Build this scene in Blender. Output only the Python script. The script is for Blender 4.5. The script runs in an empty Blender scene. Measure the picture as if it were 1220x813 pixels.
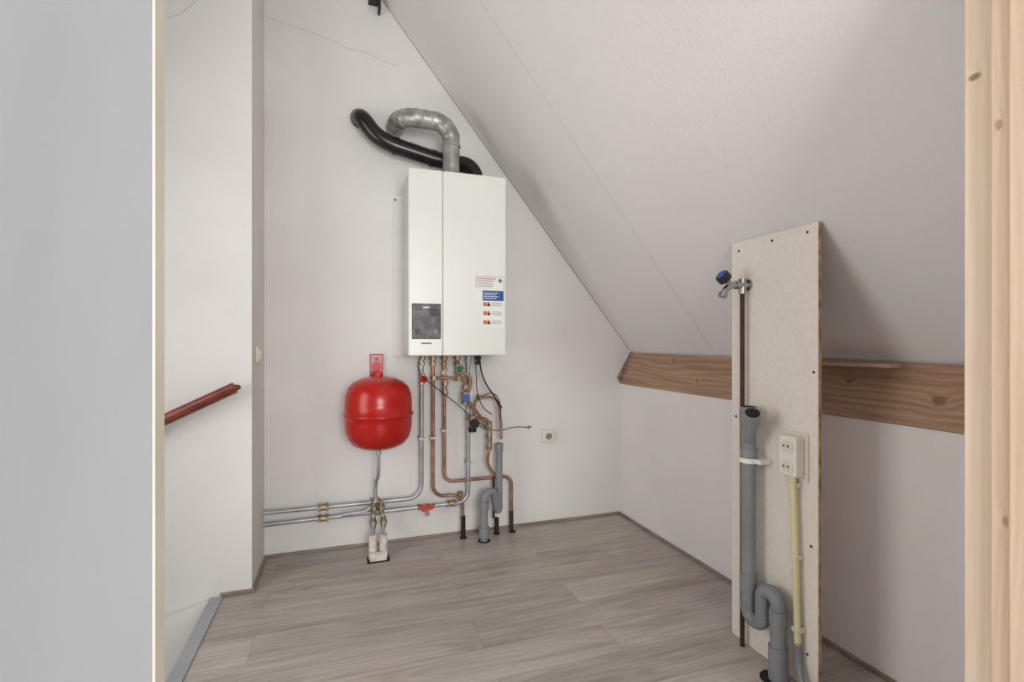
import bpy, bmesh, math, random
from mathutils import Vector, Matrix
random.seed(4)
scene = bpy.context.scene
try:
    scene.view_settings.view_transform = 'Standard'
except Exception:
    pass

# ------------------------------------------------------------ materials
def lin(c):
    return tuple((x/255/12.92) if x/255 <= 0.04045 else ((x/255+0.055)/1.055)**2.4 for x in c) + (1.0,)

def mat(name, col, rough=0.5, metal=0.0, col2=None, nscale=4.0, stretch=(1, 1, 1), bump=0.0, bscale=60.0, detail=4, lo=0.35, hi=0.65, spec=0.5):
    m = bpy.data.materials.new(name); m.use_nodes = True
    nt = m.node_tree; b = nt.nodes['Principled BSDF']
    b.inputs['Roughness'].default_value = rough
    b.inputs['Metallic'].default_value = metal
    b.inputs['Specular IOR Level'].default_value = spec
    tc = nt.nodes.new('ShaderNodeTexCoord')
    mp = nt.nodes.new('ShaderNodeMapping'); mp.inputs['Scale'].default_value = stretch
    nt.links.new(tc.outputs['Object'], mp.inputs['Vector'])
    n = nt.nodes.new('ShaderNodeTexNoise'); n.inputs['Scale'].default_value = nscale; n.inputs['Detail'].default_value = detail
    nt.links.new(mp.outputs[0], n.inputs['Vector'])
    r = nt.nodes.new('ShaderNodeValToRGB')
    r.color_ramp.elements[0].position = lo; r.color_ramp.elements[1].position = hi
    r.color_ramp.elements[0].color = lin(col2 if col2 else tuple(x*0.95 for x in col))
    r.color_ramp.elements[1].color = lin(col)
    nt.links.new(n.outputs['Fac'], r.inputs['Fac'])
    nt.links.new(r.outputs['Color'], b.inputs['Base Color'])
    if bump > 0:
        n2 = nt.nodes.new('ShaderNodeTexNoise'); n2.inputs['Scale'].default_value = bscale; n2.inputs['Detail'].default_value = 5
        nt.links.new(tc.outputs['Object'], n2.inputs['Vector'])
        bp = nt.nodes.new('ShaderNodeBump'); bp.inputs['Strength'].default_value = bump; bp.inputs['Distance'].default_value = 0.004
        nt.links.new(n2.outputs['Fac'], bp.inputs['Height'])
        nt.links.new(bp.outputs['Normal'], b.inputs['Normal'])
    return m

def wood_mat(name, light, dark, knot, along, knots, rough=0.6, lines=60, contrast=0.6, swirl=2.5):
    """sawn timber: grain runs along axis `along` ('Y' or 'Z'), knots given as (y, z, ry, rz) on the YZ face"""
    m = bpy.data.materials.new(name); m.use_nodes = True
    nt = m.node_tree; N = nt.nodes; L = nt.links; b = N['Principled BSDF']; b.inputs['Roughness'].default_value = rough
    tc = N.new('ShaderNodeTexCoord')
    def mth(op, a, b_=None):
        n = N.new('ShaderNodeMath'); n.operation = op
        for i, v in enumerate((a, b_)):
            if v is None: continue
            if isinstance(v, (int, float)): n.inputs[i].default_value = v
            else: L.new(v, n.inputs[i])
        return n.outputs[0]
    d = None
    for (ky, kz, ry, rz) in knots:
        s = N.new('ShaderNodeVectorMath'); s.operation = 'SUBTRACT'; L.new(tc.outputs['Object'], s.inputs[0]); s.inputs[1].default_value = (0, ky, kz)
        q = N.new('ShaderNodeVectorMath'); q.operation = 'MULTIPLY'; L.new(s.outputs[0], q.inputs[0]); q.inputs[1].default_value = (0, 1/ry, 1/rz)
        le = N.new('ShaderNodeVectorMath'); le.operation = 'LENGTH'; L.new(q.outputs[0], le.inputs[0])
        d = le.outputs['Value'] if d is None else mth('MINIMUM', d, le.outputs['Value'])
    near = mth('DIVIDE', 1.0, mth('ADD', 1.0, mth('MULTIPLY', d, d)))
    sep = N.new('ShaderNodeSeparateXYZ'); L.new(tc.outputs['Object'], sep.inputs[0])
    mp = N.new('ShaderNodeMapping'); mp.inputs['Scale'].default_value = (3, 0.6, 4) if along == 'Y' else (3, 4, 0.6)
    L.new(tc.outputs['Object'], mp.inputs['Vector'])
    n1 = N.new('ShaderNodeTexNoise'); n1.inputs['Scale'].default_value = 1.6; n1.inputs['Detail'].default_value = 3; L.new(mp.outputs[0], n1.inputs['Vector'])
    perp = sep.outputs['Z'] if along == 'Y' else sep.outputs['Y']
    ph = mth('ADD', mth('ADD', mth('MULTIPLY', perp, lines*1.0), mth('MULTIPLY', n1.outputs['Fac'], 5.0)), mth('MULTIPLY', near, swirl))
    tri = mth('PINGPONG', ph, 0.5)
    mp2 = N.new('ShaderNodeMapping'); mp2.inputs['Scale'].default_value = (120, 2.5, 120) if along == 'Y' else (120, 120, 2.5)
    L.new(tc.outputs['Object'], mp2.inputs['Vector'])
    n2 = N.new('ShaderNodeTexNoise'); n2.inputs['Scale'].default_value = 1.0; n2.inputs['Detail'].default_value = 4; L.new(mp2.outputs[0], n2.inputs['Vector'])
    mp3 = N.new('ShaderNodeMapping'); mp3.inputs['Scale'].default_value = (14, 1.6, 14) if along == 'Y' else (14, 14, 1.6)
    L.new(tc.outputs['Object'], mp3.inputs['Vector'])
    n3 = N.new('ShaderNodeTexNoise'); n3.inputs['Scale'].default_value = 1.0; n3.inputs['Detail'].default_value = 3; L.new(mp3.outputs[0], n3.inputs['Vector'])
    fac = mth('ADD', mth('ADD', mth('MULTIPLY', tri, contrast), mth('MULTIPLY', n2.outputs['Fac'], 0.45)), mth('MULTIPLY', n3.outputs['Fac'], 0.5))
    r = N.new('ShaderNodeValToRGB'); r.color_ramp.elements[0].position = 0.42; r.color_ramp.elements[1].position = 0.78
    r.color_ramp.elements[0].color = lin(dark); r.color_ramp.elements[1].color = lin(light)
    L.new(fac, r.inputs['Fac'])
    rk = N.new('ShaderNodeValToRGB'); rk.color_ramp.elements[0].position = 0.40; rk.color_ramp.elements[1].position = 0.68
    rk.color_ramp.elements[0].color = (0, 0, 0, 1); rk.color_ramp.elements[1].color = (0.75, 0.75, 0.75, 1)
    L.new(near, rk.inputs['Fac'])
    mx = N.new('ShaderNodeMixRGB'); mx.inputs[2].default_value = lin(knot)
    L.new(rk.outputs['Color'], mx.inputs[0]); L.new(r.outputs['Color'], mx.inputs[1])
    L.new(mx.outputs[0], b.inputs['Base Color'])
    return m

def floor_mat():
    m = bpy.data.materials.new('laminate_grey_oak'); m.use_nodes = True
    nt = m.node_tree; N = nt.nodes; L = nt.links; b = N['Principled BSDF']
    b.inputs['Roughness'].default_value = 0.36
    tc = N.new('ShaderNodeTexCoord')
    br = N.new('ShaderNodeTexBrick'); br.offset = 0.37; br.inputs['Scale'].default_value = 1.0
    br.inputs['Brick Width'].default_value = 1.38; br.inputs['Row Height'].default_value = 0.19
    br.inputs['Mortar Size'].default_value = 0.0009; br.inputs['Mortar Smooth'].default_value = 0.2
    br.inputs['Color1'].default_value = (0, 0, 0, 1); br.inputs['Color2'].default_value = (1, 1, 1, 1)
    br.inputs['Mortar'].default_value = (0.5, 0.5, 0.5, 1)
    mp0 = N.new('ShaderNodeMapping'); mp0.inputs['Location'].default_value = (0.35, 0.02, 0)
    L.new(tc.outputs['Object'], mp0.inputs['Vector']); L.new(mp0.outputs[0], br.inputs['Vector'])
    off = N.new('ShaderNodeVectorMath'); off.operation = 'SCALE'; off.inputs['Scale'].default_value = 7.0
    L.new(br.outputs['Color'], off.inputs[0])
    ad = N.new('ShaderNodeVectorMath'); ad.operation = 'ADD'
    L.new(tc.outputs['Object'], ad.inputs[0]); L.new(off.outputs[0], ad.inputs[1])
    def mth(op, a, b_):
        n = N.new('ShaderNodeMath'); n.operation = op
        for i, v in enumerate((a, b_)):
            if isinstance(v, (int, float)): n.inputs[i].default_value = v
            else: L.new(v, n.inputs[i])
        return n.outputs[0]
    def noise(sc, detail, rough=0.5):
        mp = N.new('ShaderNodeMapping'); mp.inputs['Scale'].default_value = sc; L.new(ad.outputs[0], mp.inputs['Vector'])
        n = N.new('ShaderNodeTexNoise'); n.inputs['Scale'].default_value = 1.0; n.inputs['Detail'].default_value = detail; n.inputs['Roughness'].default_value = rough
        L.new(mp.outputs[0], n.inputs['Vector']); return n.outputs['Fac']
    cath = mth('PINGPONG', mth('MULTIPLY', noise((0.75, 6.0, 1), 1.5), 13.0), 0.5)
    fine = noise((2.2, 85, 1), 6, 0.62)
    mid = noise((1.6, 20, 1), 4)
    smoke = noise((1.3, 4.5, 1), 2)
    f = mth('ADD', mth('ADD', mth('MULTIPLY', cath, 0.16), mth('MULTIPLY', fine, 0.36)), mth('ADD', mth('MULTIPLY', mid, 0.34), mth('MULTIPLY', smoke, 0.34)))
    r = N.new('ShaderNodeValToRGB')
    r.color_ramp.elements[0].position = 0.40; r.color_ramp.elements[0].color = lin((142, 131, 123))
    r.color_ramp.elements[1].position = 0.74; r.color_ramp.elements[1].color = lin((193, 186, 180))
    e = r.color_ramp.elements.new(0.57); e.color = lin((171, 162, 154))
    L.new(f, r.inputs['Fac'])
    r3 = N.new('ShaderNodeValToRGB'); r3.color_ramp.elements[0].color = (0.90, 0.90, 0.90, 1); r3.color_ramp.elements[1].color = (1.04, 1.04, 1.04, 1)
    L.new(br.outputs['Color'], r3.inputs['Fac'])
    m2 = N.new('ShaderNodeMixRGB'); m2.blend_type = 'MULTIPLY'; m2.inputs[0].default_value = 1
    L.new(r.outputs['Color'], m2.inputs[1]); L.new(r3.outputs['Color'], m2.inputs[2])
    m3 = N.new('ShaderNodeMixRGB'); m3.inputs[2].default_value = lin((122, 111, 103))
    L.new(br.outputs['Fac'], m3.inputs[0]); L.new(m2.outputs[0], m3.inputs[1])
    L.new(m3.outputs[0], b.inputs['Base Color'])
    return m

M = {}
M['wall'] = mat('white_plaster', (224, 222, 219), 0.9, 0, (216, 214, 210), 1.6, bump=0.25, bscale=45)
M['knee'] = mat('white_plaster_knee', (236, 231, 229), 0.9, 0, (229, 224, 222), 1.6, bump=0.2, bscale=45)
M['ceil'] = mat('painted_ceiling_board', (229, 226, 225), 0.9, 0, (224, 221, 220), 1.2, bump=0.25, bscale=70)
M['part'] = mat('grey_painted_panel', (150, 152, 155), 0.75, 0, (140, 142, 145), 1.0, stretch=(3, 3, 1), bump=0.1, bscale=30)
M['cream'] = mat('cream_paint', (222, 217, 202), 0.5)
M['crack'] = mat('crack_shadow_gap', (176, 172, 166), 0.9)
M['seam'] = mat('filler_seam', (212, 209, 207), 0.9)
M['floor'] = floor_mat()
M['plinth'] = mat('grey_oak_plinth', (150, 138, 129), 0.6, 0, (122, 109, 100), 8, stretch=(1, 1, 6))
M['alu'] = mat('brushed_aluminium', (176, 180, 186), 0.45, 0.5)
M['white'] = mat('white_lacquer', (225, 224, 218), 0.5, 0, (220, 219, 212), 2)
M['boiler'] = mat('boiler_enamel', (226, 228, 222), 0.3, 0, (222, 224, 217), 1.5)
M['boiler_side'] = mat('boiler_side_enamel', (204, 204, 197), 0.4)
M['dark'] = mat('dark_plastic', (38, 38, 40), 0.45)
M['panel'] = mat('control_panel_film', (26, 26, 30), 0.35, 0, (78, 78, 84), 26, lo=0.38, hi=0.52, detail=8)
M['red'] = mat('red_enamel', (180, 24, 12), 0.26, 0, (166, 19, 9), 3, spec=0.5)
M['redv'] = mat('red_handle', (200, 26, 26), 0.4)
M['blue'] = mat('blue_plastic', (25, 80, 150), 0.4)
M['steel'] = mat('galvanised_pipe', (182, 185, 188), 0.42, 0.6, (152, 156, 160), 14)
M['copper'] = mat('copper', (176, 134, 110), 0.42, 0.55, (132, 96, 76), 12)
M['copper_old'] = mat('oxidised_copper', (70, 42, 34), 0.5, 0.3, (52, 32, 27), 12)
M['brass'] = mat('brass', (168, 154, 128), 0.38, 0.65, (130, 116, 92), 25)
M['chrome'] = mat('chrome', (180, 180, 180), 0.22, 1.0)
M['flue'] = mat('flue_aluminium', (190, 188, 185), 0.42, 0.6, (142, 139, 136), 14)
M['black'] = mat('black_pvc', (22, 22, 24), 0.26)
M['pvc'] = mat('grey_pvc', (132, 135, 138), 0.45, 0, (120, 123, 127), 6)
M['rubber'] = mat('black_rubber', (22, 22, 22), 0.6)
M['cream_pl'] = mat('cream_plastic', (222, 216, 198), 0.35)
M['outlet'] = mat('white_plastic', (236, 233, 222), 0.35)
M['yellow'] = mat('yellowed_pvc_conduit', (230, 220, 170), 0.45)
M['sleeve'] = mat('white_sleeve', (222, 216, 206), 0.7, 0, (176, 168, 156), 20)
M['board'] = mat('textured_fibre_board', (229, 221, 211), 0.85, 0, (222, 214, 203), 60, bump=0.3, bscale=110, lo=0.3, hi=0.6)
M['board_edge'] = mat('board_edge', (196, 160, 128), 0.8, 0, (150, 112, 84), 30)
M['screw'] = mat('rusty_screw', (90, 62, 48), 0.6, 0.5)
M['rail'] = mat('varnished_mahogany', (128, 54, 36), 0.3, 0, (92, 34, 22), 6, stretch=(1, 8, 8))
M['beam'] = wood_mat('spruce_beam', (182, 150, 122), (152, 118, 92), (112, 78, 56), 'Y',
    [(1.10, 1.01, 0.022, 0.017), (1.42, 1.05, 0.014, 0.009), (2.53, 1.09, 0.014, 0.008), (2.28, 0.99, 0.010, 0.008)], 0.65, 34, 0.5, 2.2)
M['beam_dark'] = mat('beam_end_grain', (150, 130, 120), 0.8, 0, (112, 92, 84), 30)
M['slat'] = mat('pale_timber_slat', (206, 178, 150), 0.7, 0, (184, 152, 122), 3, stretch=(30, 1, 30))
M['pine'] = wood_mat('raw_pine', (230, 206, 182), (216, 188, 162), (176, 132, 100), 'Z',
    [(0.560, 1.59, 0.006, 0.010), (0.550, 0.885, 0.006, 0.010), (0.52, 0.60, 0.005, 0.008)], 0.6, 70, 0.4, 1.6)
M['pine2'] = wood_mat('raw_pine_lining', (234, 216, 196), (224, 201, 176), (120, 78, 50), 'Z',
    [(0.603, 1.70, 0.010, 0.007)], 0.6, 50, 0.35, 1.4)
M['hole'] = mat('dark_floor_hole', (30, 26, 24), 0.95)
M['lab_w'] = mat('label_paper', (234, 234, 232), 0.5)
M['lab_b'] = mat('label_blue', (30, 80, 150), 0.5)
M['lab_o'] = mat('label_orange', (214, 96, 40), 0.5)
M['lab_t'] = mat('label_print', (130, 130, 136), 0.6)
M['lab_g'] = mat('label_green', (60, 140, 90), 0.5)

# ------------------------------------------------------------ geometry helpers
def finish(name, me, mt, parent=None, smooth=False):
    ob = bpy.data.objects.new(name, me); scene.collection.objects.link(ob)
    if mt: me.materials.append(M[mt])
    if smooth:
        for p in me.polygons: p.use_smooth = True
    if parent: ob.parent = parent
    return ob

def empty(name, loc=(0, 0, 0)):
    e = bpy.data.objects.new(name, None); e.empty_display_size = 0.05
    scene.collection.objects.link(e); return e

def box(name, x0, x1, y0, y1, z0, z1, mt, parent=None, bevel=0.0, seg=3):
    me = bpy.data.meshes.new(name); bm = bmesh.new()
    bmesh.ops.create_cube(bm, size=1.0)
    for v in bm.verts:
        v.co = Vector(((x0+x1)/2 + v.co.x*(x1-x0), (y0+y1)/2 + v.co.y*(y1-y0), (z0+z1)/2 + v.co.z*(z1-z0)))
    if bevel > 0:
        bmesh.ops.bevel(bm, geom=bm.edges[:], offset=bevel, segments=seg, affect='EDGES', profile=0.5)
    bmesh.ops.recalc_face_normals(bm, faces=bm.faces[:])
    bm.to_mesh(me); bm.free()
    return finish(name, me, mt, parent)

def prism(name, poly_xz, y0, y1, mt, parent=None):
    me = bpy.data.meshes.new(name); bm = bmesh.new()
    a = [bm.verts.new((x, y0, z)) for x, z in poly_xz]
    b = [bm.verts.new((x, y1, z)) for x, z in poly_xz]
    bm.faces.new(a); bm.faces.new(b[::-1])
    n = len(a)
    for i in range(n):
        bm.faces.new((a[i], b[i], b[(i+1) % n], a[(i+1) % n]))
    bmesh.ops.recalc_face_normals(bm, faces=bm.faces[:])
    bm.to_mesh(me); bm.free()
    return finish(name, me, mt, parent)

def fillet(pts, rad, n=8):
    pts = [Vector(p) for p in pts]
    if len(pts) < 3 or rad <= 0: return pts
    out = [pts[0]]
    for i in range(1, len(pts)-1):
        p, a, b = pts[i], pts[i-1], pts[i+1]
        da, db = (a-p), (b-p)
        r = min(rad, da.length*0.48, db.length*0.48)
        s = p+da.normalized()*r; e = p+db.normalized()*r
        k = 0.5523
        c1 = s+(p-s)*k; c2 = e+(p-e)*k
        for j in range(n+1):
            t = j/n
            out.append(s*(1-t)**3 + c1*3*t*(1-t)**2 + c2*3*t*t*(1-t) + e*t**3)
    out.append(pts[-1])
    res = [out[0]]
    for q in out[1:]:
        if (q-res[-1]).length > 1e-5: res.append(q)
    return res

def tube(name, pts, r, mt, parent=None, bend=0.03, sides=16, radii=None, n=8, resample=None):
    path = fillet(pts, bend, n)
    if resample:
        dense = []; 
        for i in range(len(path)-1):
            L = (path[i+1]-path[i]).length; k = max(1, int(round(L/resample)))
            for j in range(k): dense.append(path[i].lerp(path[i+1], j/k))
        dense.append(path[-1]); path = dense
    me = bpy.data.meshes.new(name); bm = bmesh.new()
    N = len(path); T = []
    for i in range(N):
        if i == 0: t = path[1]-path[0]
        elif i == N-1: t = path[-1]-path[-2]
        else: t = (path[i+1]-path[i]).normalized()+(path[i]-path[i-1]).normalized()
        T.append(t.normalized())
    up = Vector((0, 0, 1)) if abs(T[0].z) < 0.9 else Vector((1, 0, 0))
    nrm = (up - T[0]*up.dot(T[0])).normalized()
    rings = []
    for i in range(N):
        if i > 0:
            nrm = (nrm - T[i]*nrm.dot(T[i])).normalized()
        bn = T[i].cross(nrm)
        rr = radii(i, N, path[i]) if radii else r
        rings.append([bm.verts.new(path[i] + nrm*math.cos(2*math.pi*k/sides)*rr + bn*math.sin(2*math.pi*k/sides)*rr) for k in range(sides)])
    side = []
    for i in range(N-1):
        for k in range(sides):
            side.append(bm.faces.new((rings[i][k], rings[i][(k+1) % sides], rings[i+1][(k+1) % sides], rings[i+1][k])))
    for f in side: f.smooth = True
    bm.faces.new(rings[0][::-1]); bm.faces.new(rings[-1])
    for e in list(bm.edges):
        if len(e.link_faces) == 2 and (len(e.link_faces[0].verts) != len(e.link_faces[1].verts)): e.smooth = False
    bmesh.ops.recalc_face_normals(bm, faces=bm.faces[:])
    bm.to_mesh(me); bm.free()
    return finish(name, me, mt, parent)

def cyl(name, p0, p1, r, mt, parent=None, sides=24):
    return tube(name, [p0, p1], r, mt, parent, 0, sides)

def hexnut(name, p, axis, r, h, mt, parent):
    a = Vector(axis).normalized()*h/2; p = Vector(p)
    ob = tube(name, [p-a, p+a], r, mt, parent, 0, 6)
    for f in ob.data.polygons: f.use_smooth = False
    return ob

def lathe(name, prof, c, mt, parent=None, sides=48):
    me = bpy.data.meshes.new(name); bm = bmesh.new(); rings = []
    for r, z in prof:
        if r < 1e-6: rings.append([bm.verts.new((c[0], c[1], c[2]+z))])
        else: rings.append([bm.verts.new((c[0]+r*math.cos(2*math.pi*k/sides), c[1]+r*math.sin(2*math.pi*k/sides), c[2]+z)) for k in range(sides)])
    for i in range(len(rings)-1):
        a, b = rings[i], rings[i+1]
        for k in range(sides):
            k2 = (k+1) % sides
            if len(a) == 1: bm.faces.new((a[0], b[k2], b[k]))
            elif len(b) == 1: bm.faces.new((a[k], a[k2], b[0]))
            else: bm.faces.new((a[k], a[k2], b[k2], b[k]))
    bmesh.ops.recalc_face_normals(bm, faces=bm.faces[:])
    bm.to_mesh(me); bm.free()
    return finish(name, me, mt, parent, True)

# ------------------------------------------------------------ room shell (metres; X along back wall, Y towards back wall)
YB = 3.062; XR = 1.831; XL = -0.426; H = 1.2
def zc(x): return 3.257 - 1.24*(x-0.21)
TOP = 3.75; xt = 0.21+(3.257-TOP)/1.24

box('floor', -0.56, 2.0, -2.5, 3.2, -0.12, 0, 'floor')
box('floor.001', -1.7, -0.5605, -2.5, 0.8, -0.12, 0, 'floor')
prism('wall_back', [(-0.426, -0.1), (1.93, -0.1), (1.93, zc(1.93)), (xt, TOP), (-0.426, TOP)], YB, YB+0.12, 'wall')
box('wall_left', -1.7, XL, 2.667, YB+0.12, -2.3, TOP, 'wall')
box('wall_stair_side', -1.8, -1.7, -2.5, YB+0.12, -2.3, TOP, 'wall')
box('stairwell_floor', -1.7, -0.5, 0.7, 2.667, -2.4, -2.3, 'floor')
box('wall_stairwell', -0.56, -0.50, 0.75, 2.8, -2.3, -0.121, 'white')
prism('wall_right', [(XR, -0.1), (1.98, -0.1), (1.98, 0.915), (XR, 0.915)], -2.5, YB, 'knee')
prism('ceiling', [(2.05, zc(2.05)), (xt, TOP), (-1.8, TOP), (-1.8, TOP+0.1), (xt+0.05, TOP+0.1), (2.15, zc(2.15)+0.2)], -2.5, YB+0.12, 'ceil')

def slope_strip(name, y, w, x0, x1, mt):
    prism(name, [(x0, zc(x0)-0.001), (x1, zc(x1)-0.001), (x1, zc(x1)+0.01), (x0, zc(x0)+0.01)], y-w/2, y+w/2, mt)
slope_strip('trim_1', 2.21, 0.006, 0.0, 1.90, 'seam')
slope_strip('trim_2', 3.056, 0.010, 0.10, 1.90, 'crack')

box('baseboard_back', XL, XR, YB-0.014, YB, 0, 0.016, 'plinth', bevel=0.003)
box('baseboard_right', XR-0.014, XR, 0.65, YB-0.014, 0, 0.016, 'plinth', bevel=0.003)
box('baseboard_left', XL, XL+0.014, 2.653, YB-0.014, 0, 0.016, 'plinth', bevel=0.003)
box('baseboard_left.001', -0.56, XL, 2.653, 2.667, 0, 0.016, 'plinth', bevel=0.003)

box('stair_edge_strip', -0.60, -0.545, 0.84, 2.652, 0.0, 0.006, 'alu', bevel=0.002)
prism('stair_stringer', [(-0.60, -0.012), (-1.69, -0.28), (-1.69, -0.75), (-0.60, -0.45)], 2.636, 2.664, 'white')

def crack(name, pts, r=0.0010):
    tube(name, pts, r, 'crack', None, 0.0, 5)
yk = YB-0.0003
crack('plaster_crack', [(-0.41, yk, 3.02), (-0.2, yk, 2.985), (-0.06, yk, 2.96), (0.0, yk, 2.93), (0.12, yk, 2.925), (0.25, yk, 2.885), (0.30, yk, 2.88)])
crack('hairline_crack', [(-0.66, 2.6667, 2.80), (-0.72, 2.6667, 2.73), (-0.80, 2.6667, 2.68)])

bk = empty('roof_bracket')
box('plate', 0.13, 0.20, 2.99, 3.06, 3.21, 3.222, 'dark', bk)
box('strap', 0.185, 0.20, 2.99, 3.06, 3.16, 3.222, 'dark', bk)

# purlin beam, face leaning with the roof
bm_ = empty('wooden_roof_beam')
prism('beam', [(XR-0.006, 0.918), (1.975, 0.918), (1.975, 1.06), (1.93, 1.120), (1.908, 1.128)], -2.4, 3.04, 'beam', bm_)
prism('beam_end_packer', [(XR-0.022, 0.955), (XR+0.02, 0.90), (1.93, 1.10), (1.915, 1.135)], 3.03, 3.061, 'beam_dark', bm_)
box('timber_slat', 1.815, 1.875, 1.226, 1.72, 1.112, 1.126, 'slat', bevel=0.001)

# ------------------------------------------------------------ doorway: partition left, raw timber lining right
box('wall_partition', -1.7, -0.250, 0.80, 0.8365, 0, TOP, 'part')
box('trim_3', -0.250, -0.2465, 0.799, 0.8375, 0, TOP, 'cream', bevel=0.001)
prism('wall_front_right', [(1.155, 0), (XR, 0), (XR, zc(XR)), (1.155, zc(1.155))], 0.36, 0.60, 'knee')
df = empty('wooden_door_frame')
box('lining_board', 1.12, 1.154, 0.575, 0.62, 0, 2.08, 'pine2', df, bevel=0.002)
box('stop_board', 1.106, 1.154, 0.44, 0.5745, 0, 2.08, 'pine', df, bevel=0.005)
box('casing_board', 1.100, 1.154, 0.30, 0.545, 0, 2.08, 'pine', df, bevel=0.004)

# ------------------------------------------------------------ boiler
bo = empty('gas_boiler')
BX0, BX1, BF, BZ0, BZ1 = 0.320, 0.862, 2.66, 1.132, 2.134
box('body', BX0+0.004, BX1-0.004, BF+0.045, YB-0.02, BZ0+0.006, BZ1-0.004, 'boiler_side', bo, bevel=0.006)
box('cover_left', BX0, 0.5032, BF, BF+0.05, BZ0, BZ1, 'boiler', bo, bevel=0.007)
box('cover_right', 0.5048, BX1, BF-0.002, BF+0.05, BZ0, BZ1, 'boiler', bo, bevel=0.007)
box('cover_gap', 0.49, 0.52, BF+0.012, BF+0.05, BZ0+0.01, BZ1-0.01, 'boiler_side', bo)
box('wall_frame', 0.272, 0.90, YB-0.02, YB, 1.12, 2.09, 'wall', bo, bevel=0.002)
cyl('frame_screw', (0.285, YB-0.024, 2.06), (0.285, YB-0.018, 2.06), 0.006, 'dark', bo)
box('control_panel', 0.336, 0.492, BF-0.003, BF+0.01, 1.222, 1.412, 'panel', bo, bevel=0.003)
box('control_display', 0.43, 0.482, BF-0.005, BF, 1.345, 1.385, 'dark', bo, bevel=0.001)
cyl('control_knob', (0.365, BF-0.010, 1.262), (0.365, BF, 1.262), 0.014, 'dark', bo)
cyl('gauge', (0.462, BF-0.006, 1.262), (0.462, BF, 1.262), 0.014, 'lab_t', bo)
box('badge', 0.385, 0.44, BF-0.0015, BF+0.01, 1.195, 1.203, 'lab_t', bo)
box('brand_strip', 0.395, 0.43, BF-0.005, BF, 1.388, 1.394, 'lab_w', bo)
LF = BF-0.0035
box('label_header', 0.686, 0.848, LF, BF, 1.500, 1.572, 'lab_w', bo)
box('label_header_red', 0.690, 0.80, LF-0.0005, BF, 1.556, 1.561, 'redv', bo)
for i, z in enumerate((1.545, 1.535, 1.525, 1.515)):
    box('label_text_%d' % i, 0.692, 0.79-0.01*(i % 2), LF-0.0005, BF, z, z+0.003, 'lab_t', bo)
box('label_edge_top', 0.686, 0.848, LF-0.0004, BF, 1.5705, 1.572, 'redv', bo)
box('label_edge_left', 0.686, 0.6875, LF-0.0004, BF, 1.500, 1.572, 'redv', bo)
box('label_edge_right', 0.8465, 0.848, LF-0.0004, BF, 1.500, 1.572, 'redv', bo)
cyl('label_green_mark', (0.826, LF-0.0006, 1.55), (0.826, BF, 1.55), 0.011, 'lab_g', bo, 16)
box('label_sheet', 0.722, 0.848, LF, BF, 1.288, 1.494, 'lab_w', bo)
box('label_blue', 0.724, 0.846, LF-0.0005, BF, 1.436, 1.492, 'lab_b', bo)
for i, z in enumerate((1.478, 1.468, 1.458, 1.448)):
    box('label_btext_%d' % i, 0.73, 0.815-0.012*(i % 2), LF-0.001, BF, z, z+0.003, 'lab_w', bo)
for j, z in enumerate((1.405, 1.355, 1.305)):
    box('label_icon_%d' % j, 0.728, 0.748, LF-0.0005, BF, z, z+0.022, 'lab_o', bo)
    box('label_icon_b%d' % j, 0.750, 0.768, LF-0.0005, BF, z, z+0.014, 'dark', bo)
    box('label_icon_c%d' % j, 0.752, 0.764, LF-0.0006, BF, z+0.014, z+0.024, 'lab_o', bo)
    for k in range(3):
        box('label_line_%d_%d' % (j, k), 0.775, 0.835, LF-0.0005, BF, z+0.002+0.008*k, z+0.0045+0.008*k, 'lab_t', bo)
for i, (x, m_) in enumerate(((0.44, 'brass'), (0.505, 'brass'), (0.575, 'brass'), (0.655, 'brass'), (0.727, 'steel'), (0.79, 'dark'))):
    cyl('stub_%d' % i, (x, 3.0, 1.07), (x, 3.0, 1.145), 0.012, m_, bo, 12)
    hexnut('nut_%d' % i, (x, 3.0, 1.11), (0, 0, 1), 0.020, 0.022, m_, bo)
    hexnut('nut_low_%d' % i, (x, 3.0, 1.075), (0, 0, 1), 0.017, 0.018, m_, bo)

# ------------------------------------------------------------ flue pipes
fl = empty('flue_pipe')
def corr(i, N, p):
    if p.z > 2.385: return 0.0505 + (0.0024 if (i % 6) < 2 else 0.0)
    return 0.048
tube('flue_elbow', [(0.581, 2.82, 2.10), (0.581, 2.82, 2.465), (0.36, 2.85, 2.485), (0.290, 2.92, 2.492), (0.285, 3.061, 2.494)], 0.046, 'flue', fl, 0.10, 32, corr, 14, 0.009)
cyl('flue_collar', (0.581, 2.82, 2.13), (0.581, 2.82, 2.15), 0.056, 'flue', fl, 28)
cyl('flue_joint', (0.581, 2.82, 2.33), (0.581, 2.82, 2.345), 0.053, 'flue', fl, 28)
ai = empty('air_intake_pipe')
tube('intake_pipe', [(0.745, 2.90, 2.10), (0.745, 2.90, 2.268), (0.56, 2.965, 2.295), (0.25, 2.960, 2.358), (0.165, 2.96, 2.40), (0.088, 2.965, 2.50), (0.080, 3.061, 2.525)], 0.0475, 'black', ai, 0.085, 32, None, 10)
A = Vector((0.56, 2.965, 2.295)); B = Vector((0.25, 2.960, 2.358))
for j, t in enumerate((0.2, 0.9)):
    p = A.lerp(B, t); d = (B-A).normalized()*0.012
    cyl('intake_joint_%d' % j, p-d, p+d, 0.0515, 'black', ai, 28)
cyl('intake_collar', (0.745, 2.90, 2.13), (0.745, 2.90, 2.16), 0.056, 'black', ai, 28)
cyl('intake_wall_ring', (0.080, 3.03, 2.518), (0.080, 3.061, 2.525), 0.052, 'black', ai, 28)

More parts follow.
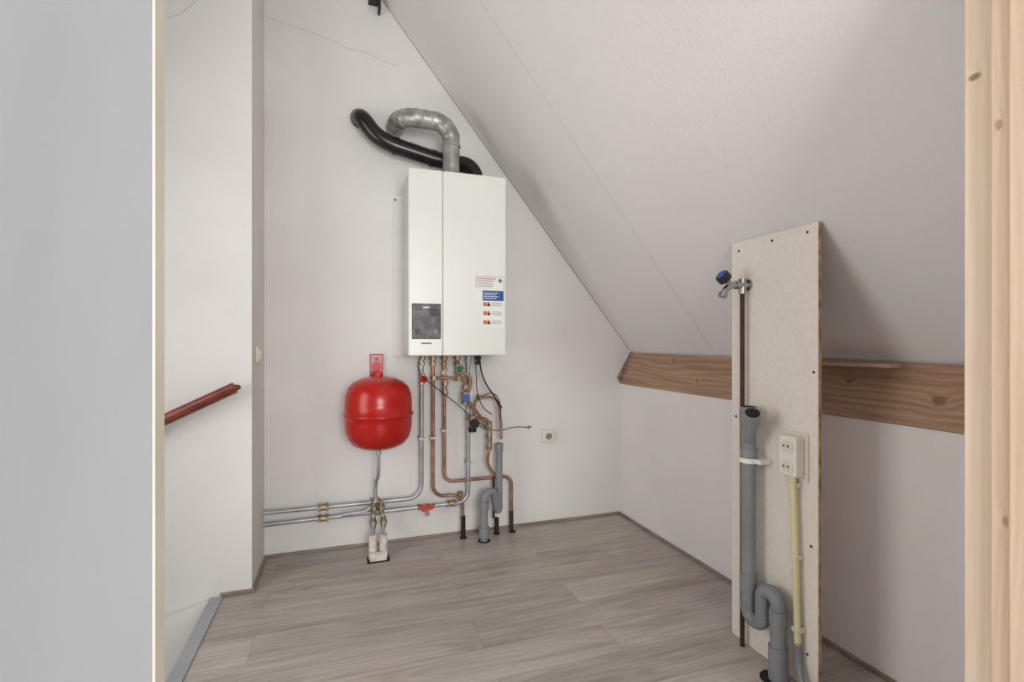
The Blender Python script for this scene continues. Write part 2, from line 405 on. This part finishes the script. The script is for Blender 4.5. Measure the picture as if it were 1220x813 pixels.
# ------------------------------------------------------------ expansion vessel
ev = empty('expansion_vessel')
prof = [(0, -.205), (.05, -.203), (.10, -.193), (.14, -.172), (.165, -.14), (.178, -.10), (.182, -.05), (.182, -.018), (.190, -.014), (.190, -.002), (.182, .002), (.182, .06), (.178, .10), (.163, .14), (.135, .17), (.09, .19), (.04, .199), (0, .20)]
lathe('tank', prof, (0.178, 2.85, 0.815), 'red', ev)
cyl('bottom_port', (0.178, 2.85, 0.58), (0.178, 2.85, 0.62), 0.014, 'steel', ev)
cyl('top_port', (0.178, 2.85, 1.0), (0.178, 2.85, 1.035), 0.022, 'redv', ev)
box('hanger_plate', 0.140, 0.215, 3.045, 3.062, 1.0, 1.135, 'red', ev, bevel=0.004)
box('hanger_arm', 0.160, 0.196, 2.85, 3.05, 1.028, 1.036, 'red', ev, bevel=0.002)
cyl('hanger_screw', (0.178, 3.038, 1.105), (0.178, 3.05, 1.105), 0.010, 'lab_t', ev)
cyl('hanger_ring', (0.178, 3.036, 1.06), (0.178, 3.05, 1.06), 0.028, 'redv', ev)

# ------------------------------------------------------------ heating pipes (galvanised)
hp = empty('heating_pipework')
R = 0.0125
tube('supply_pipe', [(-0.425, 3.0, 0.270), (0.437, 3.0, 0.270), (0.437, 3.0, 1.13)], R, 'steel', hp, 0.08)
tube('return_pipe', [(-0.425, 3.0, 0.205), (-0.05, 3.0, 0.21), (0.725, 3.0, 0.215), (0.725, 3.0, 1.13)], R, 'steel', hp, 0.07)
tube('vessel_pipe', [(0.178, 2.85, 0.60), (0.178, 2.87, 0.45), (0.168, 2.965, 0.40), (0.168, 2.965, 0.28)], 0.010, 'steel', hp, 0.04)
tube('branch_pipe_a', [(-0.02, 2.965, 0.225), (0.135, 2.965, 0.235), (0.175, 2.965, 0.30)], 0.010, 'steel', hp, 0.05)
tube('branch_pipe_b', [(0.20, 2.965, 0.24), (0.212, 2.96, 0.17), (0.203, 2.88, 0.09), (0.203, 2.86, 0.03)], 0.010, 'steel', hp, 0.04)
tube('branch_pipe_c', [(0.155, 2.965, 0.24), (0.155, 2.955, 0.17), (0.150, 2.88, 0.09), (0.148, 2.86, 0.03)], 0.010, 'steel', hp, 0.04)
for i, (x, z) in enumerate(((-0.115, 0.270), (-0.115, 0.207), (0.17, 0.272), (0.19, 0.212), (0.62, 0.215))):
    cyl('coupling_%d' % i, (x-0.026, 3.0, z), (x+0.026, 3.0, z), 0.018, 'brass', hp, 20)
    hexnut('coupling_nut_a%d' % i, (x-0.02, 3.0, z), (1, 0, 0), 0.023, 0.014, 'brass', hp)
    hexnut('coupling_nut_b%d' % i, (x+0.02, 3.0, z), (1, 0, 0), 0.023, 0.014, 'brass', hp)
for i, (x, z) in enumerate(((0.212, 0.165), (0.155, 0.165), (0.20, 0.25), (0.158, 0.25))):
    hexnut('tee_nut_%d' % i, (x, 2.955, z), (0, 0, 1), 0.020, 0.022, 'brass', hp)
    cyl('tee_%d' % i, (x, 2.955, z-0.03), (x, 2.955, z+0.03), 0.015, 'brass', hp, 20)
for i, x in enumerate((0.148, 0.203)):
    tube('floor_sleeve_%d' % i, [(x, 2.875, 0.125), (x, 2.85, 0.0), (x, 2.85, -0.01)], 0.023, 'sleeve', hp, 0.02)
box('floor_hole', 0.115, 0.235, 2.795, 2.88, 0.0, 0.002, 'hole', hp)
box('sleeve_skirt', 0.13, 0.22, 2.812, 2.822, 0.0, 0.05, 'sleeve', hp, bevel=0.002)
def valve(tag, p, axis, hmat, hdir, parent, s=1.0):
    p = Vector(p); a = Vector(axis).normalized(); h = Vector(hdir).normalized()
    cyl(tag+'_body', p-a*0.024*s, p+a*0.024*s, 0.015*s, 'brass', parent, 16)
    hexnut(tag+'_nut_a', p-a*0.026*s, a, 0.019*s, 0.012*s, 'brass', parent)
    hexnut(tag+'_nut_b', p+a*0.026*s, a, 0.019*s, 0.012*s, 'brass', parent)
    cyl(tag+'_stem', p, p+h*0.030*s, 0.007*s, 'brass', parent, 12)
    cyl(tag+'_knob', p+h*0.026*s, p+h*0.044*s, 0.021*s, hmat, parent, 12)
valve('supply_valve', (0.437, 3.0, 0.985), (0, 0, 1), 'redv', (0.3, -1, 0), hp)
valve('fill_valve', (0.445, 3.0, 0.213), (1, 0, 0), 'redv', (0, -1, 0.1), hp)
valve('fill_valve_b', (0.490, 3.0, 0.213), (1, 0, 0), 'redv', (0, -1, 0.1), hp, 0.8)
cyl('fill_valve_drain', (0.468, 2.98, 0.215), (0.468, 2.975, 0.165), 0.010, 'brass', hp, 12)
box('pipe_clip', 0.42, 0.455, 2.985, 3.06, 0.62, 0.632, 'steel', hp)
box('pipe_clip_b', 0.71, 0.742, 2.985, 3.06, 0.45, 0.462, 'steel', hp)

# ------------------------------------------------------------ copper pipework
cp = empty('copper_pipework')
RC = 0.0105
tube('gas_copper', [(0.507, 3.0, 1.13), (0.507, 3.0, 0.266), (0.69, 3.0, 0.266), (0.69, 2.99, 0.0)], RC, 'copper', cp, 0.07)
tube('water_copper', [(0.575, 2.995, 1.13), (0.575, 2.995, 0.352), (1.008, 3.0, 0.352), (1.008, 3.0, 0.0)], RC, 'copper', cp, 0.055)
tube('upper_loop', [(0.502, 2.965, 0.99), (0.70, 2.965, 0.99), (0.70, 2.965, 0.84), (0.74, 2.965, 0.80)], 0.009, 'copper', cp, 0.035)
tube('upper_loop_b', [(0.655, 2.95, 1.02), (0.725, 2.94, 1.01), (0.725, 2.94, 0.92), (0.69, 2.945, 0.89)], 0.009, 'copper', cp, 0.035)
tube('cold_copper', [(0.655, 3.0, 1.13), (0.655, 2.98, 1.03), (0.66, 2.965, 0.99)], 0.0095, 'copper', cp, 0.03)
tube('overflow_loop', [(0.745, 2.955, 0.70), (0.755, 2.955, 0.865), (0.90, 2.955, 0.865), (0.925, 2.955, 0.70), (0.925, 2.955, 0.60)], 0.009, 'copper', cp, 0.05)
tube('lower_loop', [(0.70, 2.95, 0.74), (0.85, 2.95, 0.735), (0.85, 2.95, 0.56), (0.83, 2.96, 0.45), (0.90, 2.97, 0.36)], 0.010, 'copper', cp, 0.05)
tube('cross_copper', [(0.70, 2.945, 0.86), (0.78, 2.945, 0.76), (0.85, 2.945, 0.66)], 0.009, 'copper', cp, 0.03)
valve('stop_valve', (0.69, 2.95, 0.865), (0, 0, 1), 'blue', (0.0, -1, 0.1), cp, 1.15)
valve('inlet_valve', (0.655, 2.985, 1.04), (0, 0, 1), 'lab_g', (0.4, -1, 0.2), cp, 0.9)
valve('gas_valve', (0.575, 2.985, 1.02), (0, 0, 1), 'brass', (-0.3, -1, 0.1), cp, 0.8)
valve('relief_valve', (0.735, 2.94, 0.715), (0, 0, 1), 'rubber', (0.1, -1, 0), cp, 1.3)
cyl('tundish', (0.735, 2.93, 0.66), (0.735, 2.93, 0.69), 0.024, 'rubber', cp, 20)
for i, (x, z) in enumerate(((0.575, 0.90), (0.575, 0.955), (0.70, 0.93), (0.85, 0.70), (0.85, 0.62), (0.85, 0.55), (0.507, 0.99), (0.655, 0.985), (0.79, 0.865), (0.725, 0.96))):
    hexnut('fitting_%d' % i, (x, 2.97, z), (0, 0, 1), 0.020, 0.026, 'brass', cp)
cyl('check_valve', (0.85, 2.955, 0.56), (0.85, 2.955, 0.70), 0.016, 'brass', cp, 16)
cyl('reducer', (0.575, 2.985, 0.89), (0.575, 2.985, 0.97), 0.015, 'brass', cp, 16)
hexnut('tee_elbow', (0.675, 2.995, 0.270), (1, 0, 0), 0.018, 0.03, 'copper', cp)
for i, x in enumerate((0.69, 0.905)):
    cyl('floor_sock_%d' % i, (x, 2.985, 0.0), (x, 2.985, 0.135 if i == 0 else 0.10), 0.014, 'rubber', cp, 16)
cyl('floor_sock_2', (1.008, 3.0, 0), (1.008, 3.0, 0.13), 0.0125, 'copper_old', cp, 16)
tube('condensate_copper', [(0.885, 2.985, 0.10), (0.885, 2.985, 0.36)], 0.008, 'copper_old', cp, 0.0)
for i, (x, z) in enumerate(((0.507, 0.62), (0.575, 0.66))):
    box('saddle_%d' % i, x-0.016, x+0.016, 2.985, 3.06, z, z+0.012, 'cream_pl', cp)
for i, x in enumerate((0.69, 0.905, 1.008)):
    cyl('floor_rosette_%d' % i, (x, 2.985, 0), (x, 2.985, 0.003), 0.022, 'hole', cp, 20)

# ------------------------------------------------------------ boiler cables / hoses
cb = empty('boiler_cable')
tube('black_hose', [(0.79, 2.99, 1.14), (0.80, 2.95, 0.98), (0.88, 2.92, 0.86), (0.92, 2.93, 0.80)], 0.005, 'rubber', cb, 0.08, 10)
tube('sensor_wire', [(0.44, 2.97, 1.13), (0.40, 2.96, 1.07), (0.43, 2.94, 1.0), (0.52, 2.93, 0.93), (0.62, 2.93, 0.85), (0.74, 2.93, 0.74), (0.85, 2.95, 0.66)], 0.003, 'rubber', cb, 0.06, 8)
tube('loose_wire', [(0.77, 2.93, 0.70), (0.82, 2.95, 0.665), (0.95, 3.02, 0.64), (1.03, 3.045, 0.655), (1.11, 3.05, 0.65), (1.15, 3.05, 0.645)], 0.0025, 'rubber', cb, 0.05, 8)
cyl('wire_tip', (1.14, 3.05, 0.645), (1.16, 3.05, 0.65), 0.007, 'brass', cb, 10)
tube('ignition_wire', [(0.80, 2.93, 0.88), (0.87, 2.92, 0.90), (0.92, 2.93, 0.82), (0.915, 2.95, 0.72)], 0.003, 'rubber', cb, 0.05, 8)
tube('sensor_wire_b', [(0.76, 2.99, 1.13), (0.765, 2.95, 1.0), (0.76, 2.93, 0.90), (0.80, 2.925, 0.80), (0.86, 2.93, 0.76)], 0.003, 'rubber', cb, 0.06, 8)

# ------------------------------------------------------------ condensate siphon (grey PVC)
sp = empty('condensate_drain')
cyl('riser', (0.912, 2.955, 0.17), (0.912, 2.955, 0.56), 0.021, 'pvc', sp)
cyl('riser_socket', (0.912, 2.955, 0.52), (0.912, 2.955, 0.575), 0.025, 'pvc', sp)
tube('trap', [(0.80, 2.90, 0.0), (0.80, 2.90, 0.280), (0.865, 2.92, 0.295), (0.885, 2.945, 0.20), (0.905, 2.955, 0.150), (0.912, 2.955, 0.19)], 0.024, 'pvc', sp, 0.045, 20)
cyl('trap_socket_low', (0.80, 2.90, 0.03), (0.80, 2.90, 0.085), 0.032, 'pvc', sp)
cyl('trap_socket_high', (0.80, 2.90, 0.19), (0.80, 2.90, 0.24), 0.030, 'pvc', sp)
cyl('floor_opening', (0.80, 2.90, 0), (0.80, 2.90, 0.003), 0.038, 'hole', sp)

# ------------------------------------------------------------ back wall socket
ws = empty('wall_socket')
sx, sz = 1.282, 0.582
box('plate', sx-0.042, sx+0.042, YB-0.024, YB, sz-0.042, sz+0.042, 'cream_pl', ws, bevel=0.006)
tube('rim', [(sx, YB-0.029, sz), (sx, YB-0.022, sz)], 0.029, 'cream_pl', ws, 0, 28)
cyl('recess', (sx, YB-0.030, sz), (sx, YB-0.0285, sz), 0.022, 'lab_t', ws, 28)
for d in (-0.009, 0.009):
    cyl('pin_hole', (sx+d, YB-0.032, sz), (sx+d, YB-0.0295, sz), 0.003, 'dark', ws, 10)

ls = empty('light_switch')
box('plate', XL, XL+0.014, 2.765, 2.85, 1.10, 1.185, 'cream_pl', ls, bevel=0.004)
box('rocker', XL+0.012, XL+0.020, 2.785, 2.83, 1.12, 1.165, 'outlet', ls, bevel=0.003)

hr = empty('handrail')
tube('rail', [(-0.485, 2.60, 0.993), (-0.763, 2.60, 0.858), (-1.60, 2.60, 0.452)], 0.026, 'rail', hr, 0.0, 24)
lathe('rail_cap', [(0, -.014), (.018, -.011), (.026, 0), (.018, .011), (0, .014)], (-0.485, 2.60, 0.993), 'rail', hr, 24)
for x, z in ((-0.80, 0.840), (-1.3, 0.597)):
    tube('bracket', [(x, 2.667, z-0.05), (x, 2.62, z-0.05), (x, 2.60, z-0.02)], 0.006, 'chrome', hr, 0.02, 10)

# ------------------------------------------------------------ backing board with taps, drain and outlet
BDX = 1.52
bd = empty('backing_board')
box('panel', BDX, BDX+0.010, 1.258, 1.654, 0.0, 1.612, 'board', bd)
box('panel_edge', BDX-0.0003, BDX+0.0125, 1.2565, 1.2585, 0.0, 1.612, 'board_edge', bd)
box('panel_backer', BDX+0.010, BDX+0.0128, 1.2585, 1.654, 0.0, 1.598, 'board_edge', bd)
for i, (y, z) in enumerate(((1.615, 1.575), (1.45, 1.585), (1.30, 1.585), (1.275, 1.10), (1.30, 0.12), (1.63, 0.9), (1.285, 0.50))):
    cyl('screw_%d' % i, (BDX-0.0015, y, z), (BDX+0.002, y, z), 0.005, 'screw', bd, 12)

tp = empty('water_tap')
cyl('supply_pipe', (1.492, 1.5675, 0.0), (1.492, 1.5675, 1.44), 0.009, 'copper_old', tp)
cyl('wall_elbow', (1.52, 1.5675, 1.43), (1.465, 1.5675, 1.43), 0.015, 'chrome', tp)
cyl('elbow_collar', (1.492, 1.5675, 1.395), (1.492, 1.5675, 1.455), 0.015, 'chrome', tp)
cyl('wall_flange', (1.52, 1.5675, 1.43), (1.513, 1.5675, 1.43), 0.024, 'chrome', tp)
hexnut('body_nut', (1.462, 1.5675, 1.43), (1, 0, 0), 0.018, 0.014, 'chrome', tp)
tube('body', [(1.47, 1.5675, 1.43), (1.43, 1.5675, 1.425), (1.405, 1.567, 1.405), (1.395, 1.567, 1.385)], 0.013, 'chrome', tp, 0.02)
cyl('spout_nut', (1.399, 1.567, 1.396), (1.393, 1.567, 1.380), 0.017, 'chrome', tp, 8)
cyl('bonnet', (1.435, 1.567, 1.425), (1.408, 1.567, 1.452), 0.012, 'chrome', tp)
cyl('handle', (1.410, 1.567, 1.448), (1.390, 1.567, 1.465), 0.027, 'dark', tp, 10)
cyl('handle_cap', (1.391, 1.567, 1.4645), (1.386, 1.567, 1.4685), 0.019, 'blue', tp, 20)
box('side_lug', 1.43, 1.45, 1.585, 1.60, 1.415, 1.43, 'chrome', tp)

dp = empty('drain_pipe')
PX = 1.462
tube('stack', [(PX, 1.506, 0.955), (PX, 1.506, 0.155), (PX, 1.437, 0.155), (PX, 1.437, 0.295), (PX, 1.368, 0.295), (PX, 1.368, 0.0)], 0.0265, 'pvc', dp, 0.034, 28)
cyl('top_socket', (PX, 1.506, 0.90), (PX, 1.506, 0.957), 0.0315, 'pvc', dp, 28)
cyl('top_open', (PX, 1.506, 0.956), (PX, 1.506, 0.9585), 0.026, 'hole', dp, 28)
cyl('mid_socket', (PX, 1.506, 0.76), (PX, 1.506, 0.80), 0.0305, 'pvc', dp, 28)
cyl('low_socket', (PX, 1.506, 0.26), (PX, 1.506, 0.32), 0.031, 'pvc', dp, 28)
cyl('low_ring', (PX, 1.506, 0.19), (PX, 1.506, 0.205), 0.030, 'pvc', dp, 28)
cyl('trap_ring', (PX, 1.368, 0.20), (PX, 1.368, 0.25), 0.0305, 'pvc', dp, 28)
cyl('floor_socket', (PX, 1.368, 0.0), (PX, 1.368, 0.12), 0.0325, 'pvc', dp, 28)
b0 = Vector((PX, 1.506, 0.82)); b1 = Vector((PX-0.055, 1.430, 0.945))
cyl('branch', b0, b1, 0.024, 'pvc', dp, 28)
bdv = (b1-b0).normalized()
cyl('branch_socket', b1-bdv*0.045, b1, 0.030, 'pvc', dp, 28)
cyl('branch_open', b1-bdv*0.002, b1+bdv*0.001, 0.025, 'hole', dp, 28)
tube('clip_ring', [(PX, 1.506, 0.745), (PX, 1.506, 0.763)], 0.033, 'outlet', dp, 0, 28)
box('clip_foot', PX, BDX, 1.45, 1.555, 0.745, 0.763, 'outlet', dp, bevel=0.003)
cyl('floor_cut', (PX-0.01, 1.375, 0), (PX-0.01, 1.375, 0.003), 0.048, 'hole', dp, 24)

do = empty('double_wall_outlet')
box('backplate', BDX-0.008, BDX, 1.292, 1.392, 0.716, 0.885, 'cream_pl', do, bevel=0.002)
box('housing', 1.473, BDX-0.007, 1.305, 1.378, 0.732, 0.872, 'outlet', do, bevel=0.006)
for i, z in enumerate((0.838, 0.767)):
    tube('rim_%d' % i, [(1.469, 1.3415, z), (1.475, 1.3415, z)], 0.027, 'outlet', do, 0, 28)
    cyl('recess_%d' % i, (1.468, 1.3415, z), (1.470, 1.3415, z), 0.021, 'cream_pl', do, 28)
    for d in (-0.009, 0.009):
        cyl('pin_%d' % i, (1.4665, 1.3415+d, z), (1.469, 1.3415+d, z), 0.0035, 'dark', do, 10)

cc = empty('cable_conduit')
tube('conduit', [(1.497, 1.338, 0.735), (1.497, 1.328, 0.45), (1.497, 1.318, 0.15)], 0.0115, 'yellow', cc, 0.0, 18)
for z in (0.70, 0.45, 0.20):
    yy = 1.338-(0.735-z)*0.034
    box('saddle', 1.484, BDX-0.0005, yy-0.015, yy+0.015, z-0.008, z+0.008, 'cream_pl', cc, bevel=0.002)
tube('flex_lead', [(1.497, 1.318, 0.16), (1.497, 1.315, 0.08), (1.485, 1.29, 0.03), (1.47, 1.25, 0.012), (1.45, 1.18, 0.012)], 0.010, 'pvc', cc, 0.04, 16, (lambda i, N, p: 0.0105+0.0012*(i % 2)), 8, 0.006)

# ------------------------------------------------------------ lights
def area(name, loc, target, sx_, sy_, power, col=(1, 1, 1)):
    l = bpy.data.lights.new(name, 'AREA'); l.shape = 'RECTANGLE'; l.size = sx_; l.size_y = sy_; l.energy = power; l.color = col
    o = bpy.data.objects.new(name, l); scene.collection.objects.link(o); o.location = loc
    o.rotation_euler = (Vector(target)-Vector(loc)).to_track_quat('-Z', 'Y').to_euler()
    return o
area('hall_window_light', (0.35, -2.2, 1.5), (0.6, 3.0, 1.25), 1.2, 1.4, 84, (1.0, 0.985, 0.97))
area('stair_side_fill', (-1.62, 1.45, 1.4), (1.4, 1.4, 1.4), 1.1, 1.8, 25, (1.0, 0.995, 0.985))  # added fill lamp, no window here: brightens the ceiling slope and knee wall

w = bpy.data.worlds.new('world'); scene.world = w; w.use_nodes = True
w.node_tree.nodes['Background'].inputs['Color'].default_value = (1.0, 0.995, 0.99, 1)
w.node_tree.nodes['Background'].inputs['Strength'].default_value = 1.12

# ------------------------------------------------------------ camera
cd = bpy.data.cameras.new('camera'); cam = bpy.data.objects.new('camera', cd); scene.collection.objects.link(cam)
cd.sensor_width = 36; cd.lens = 590/1220*36; cd.clip_start = 0.02
cd.shift_y = 2.5/1220
cam.location = (0, 0, H)
cam.rotation_euler = (math.radians(90), 0, -math.radians(18.64))
scene.camera = cam
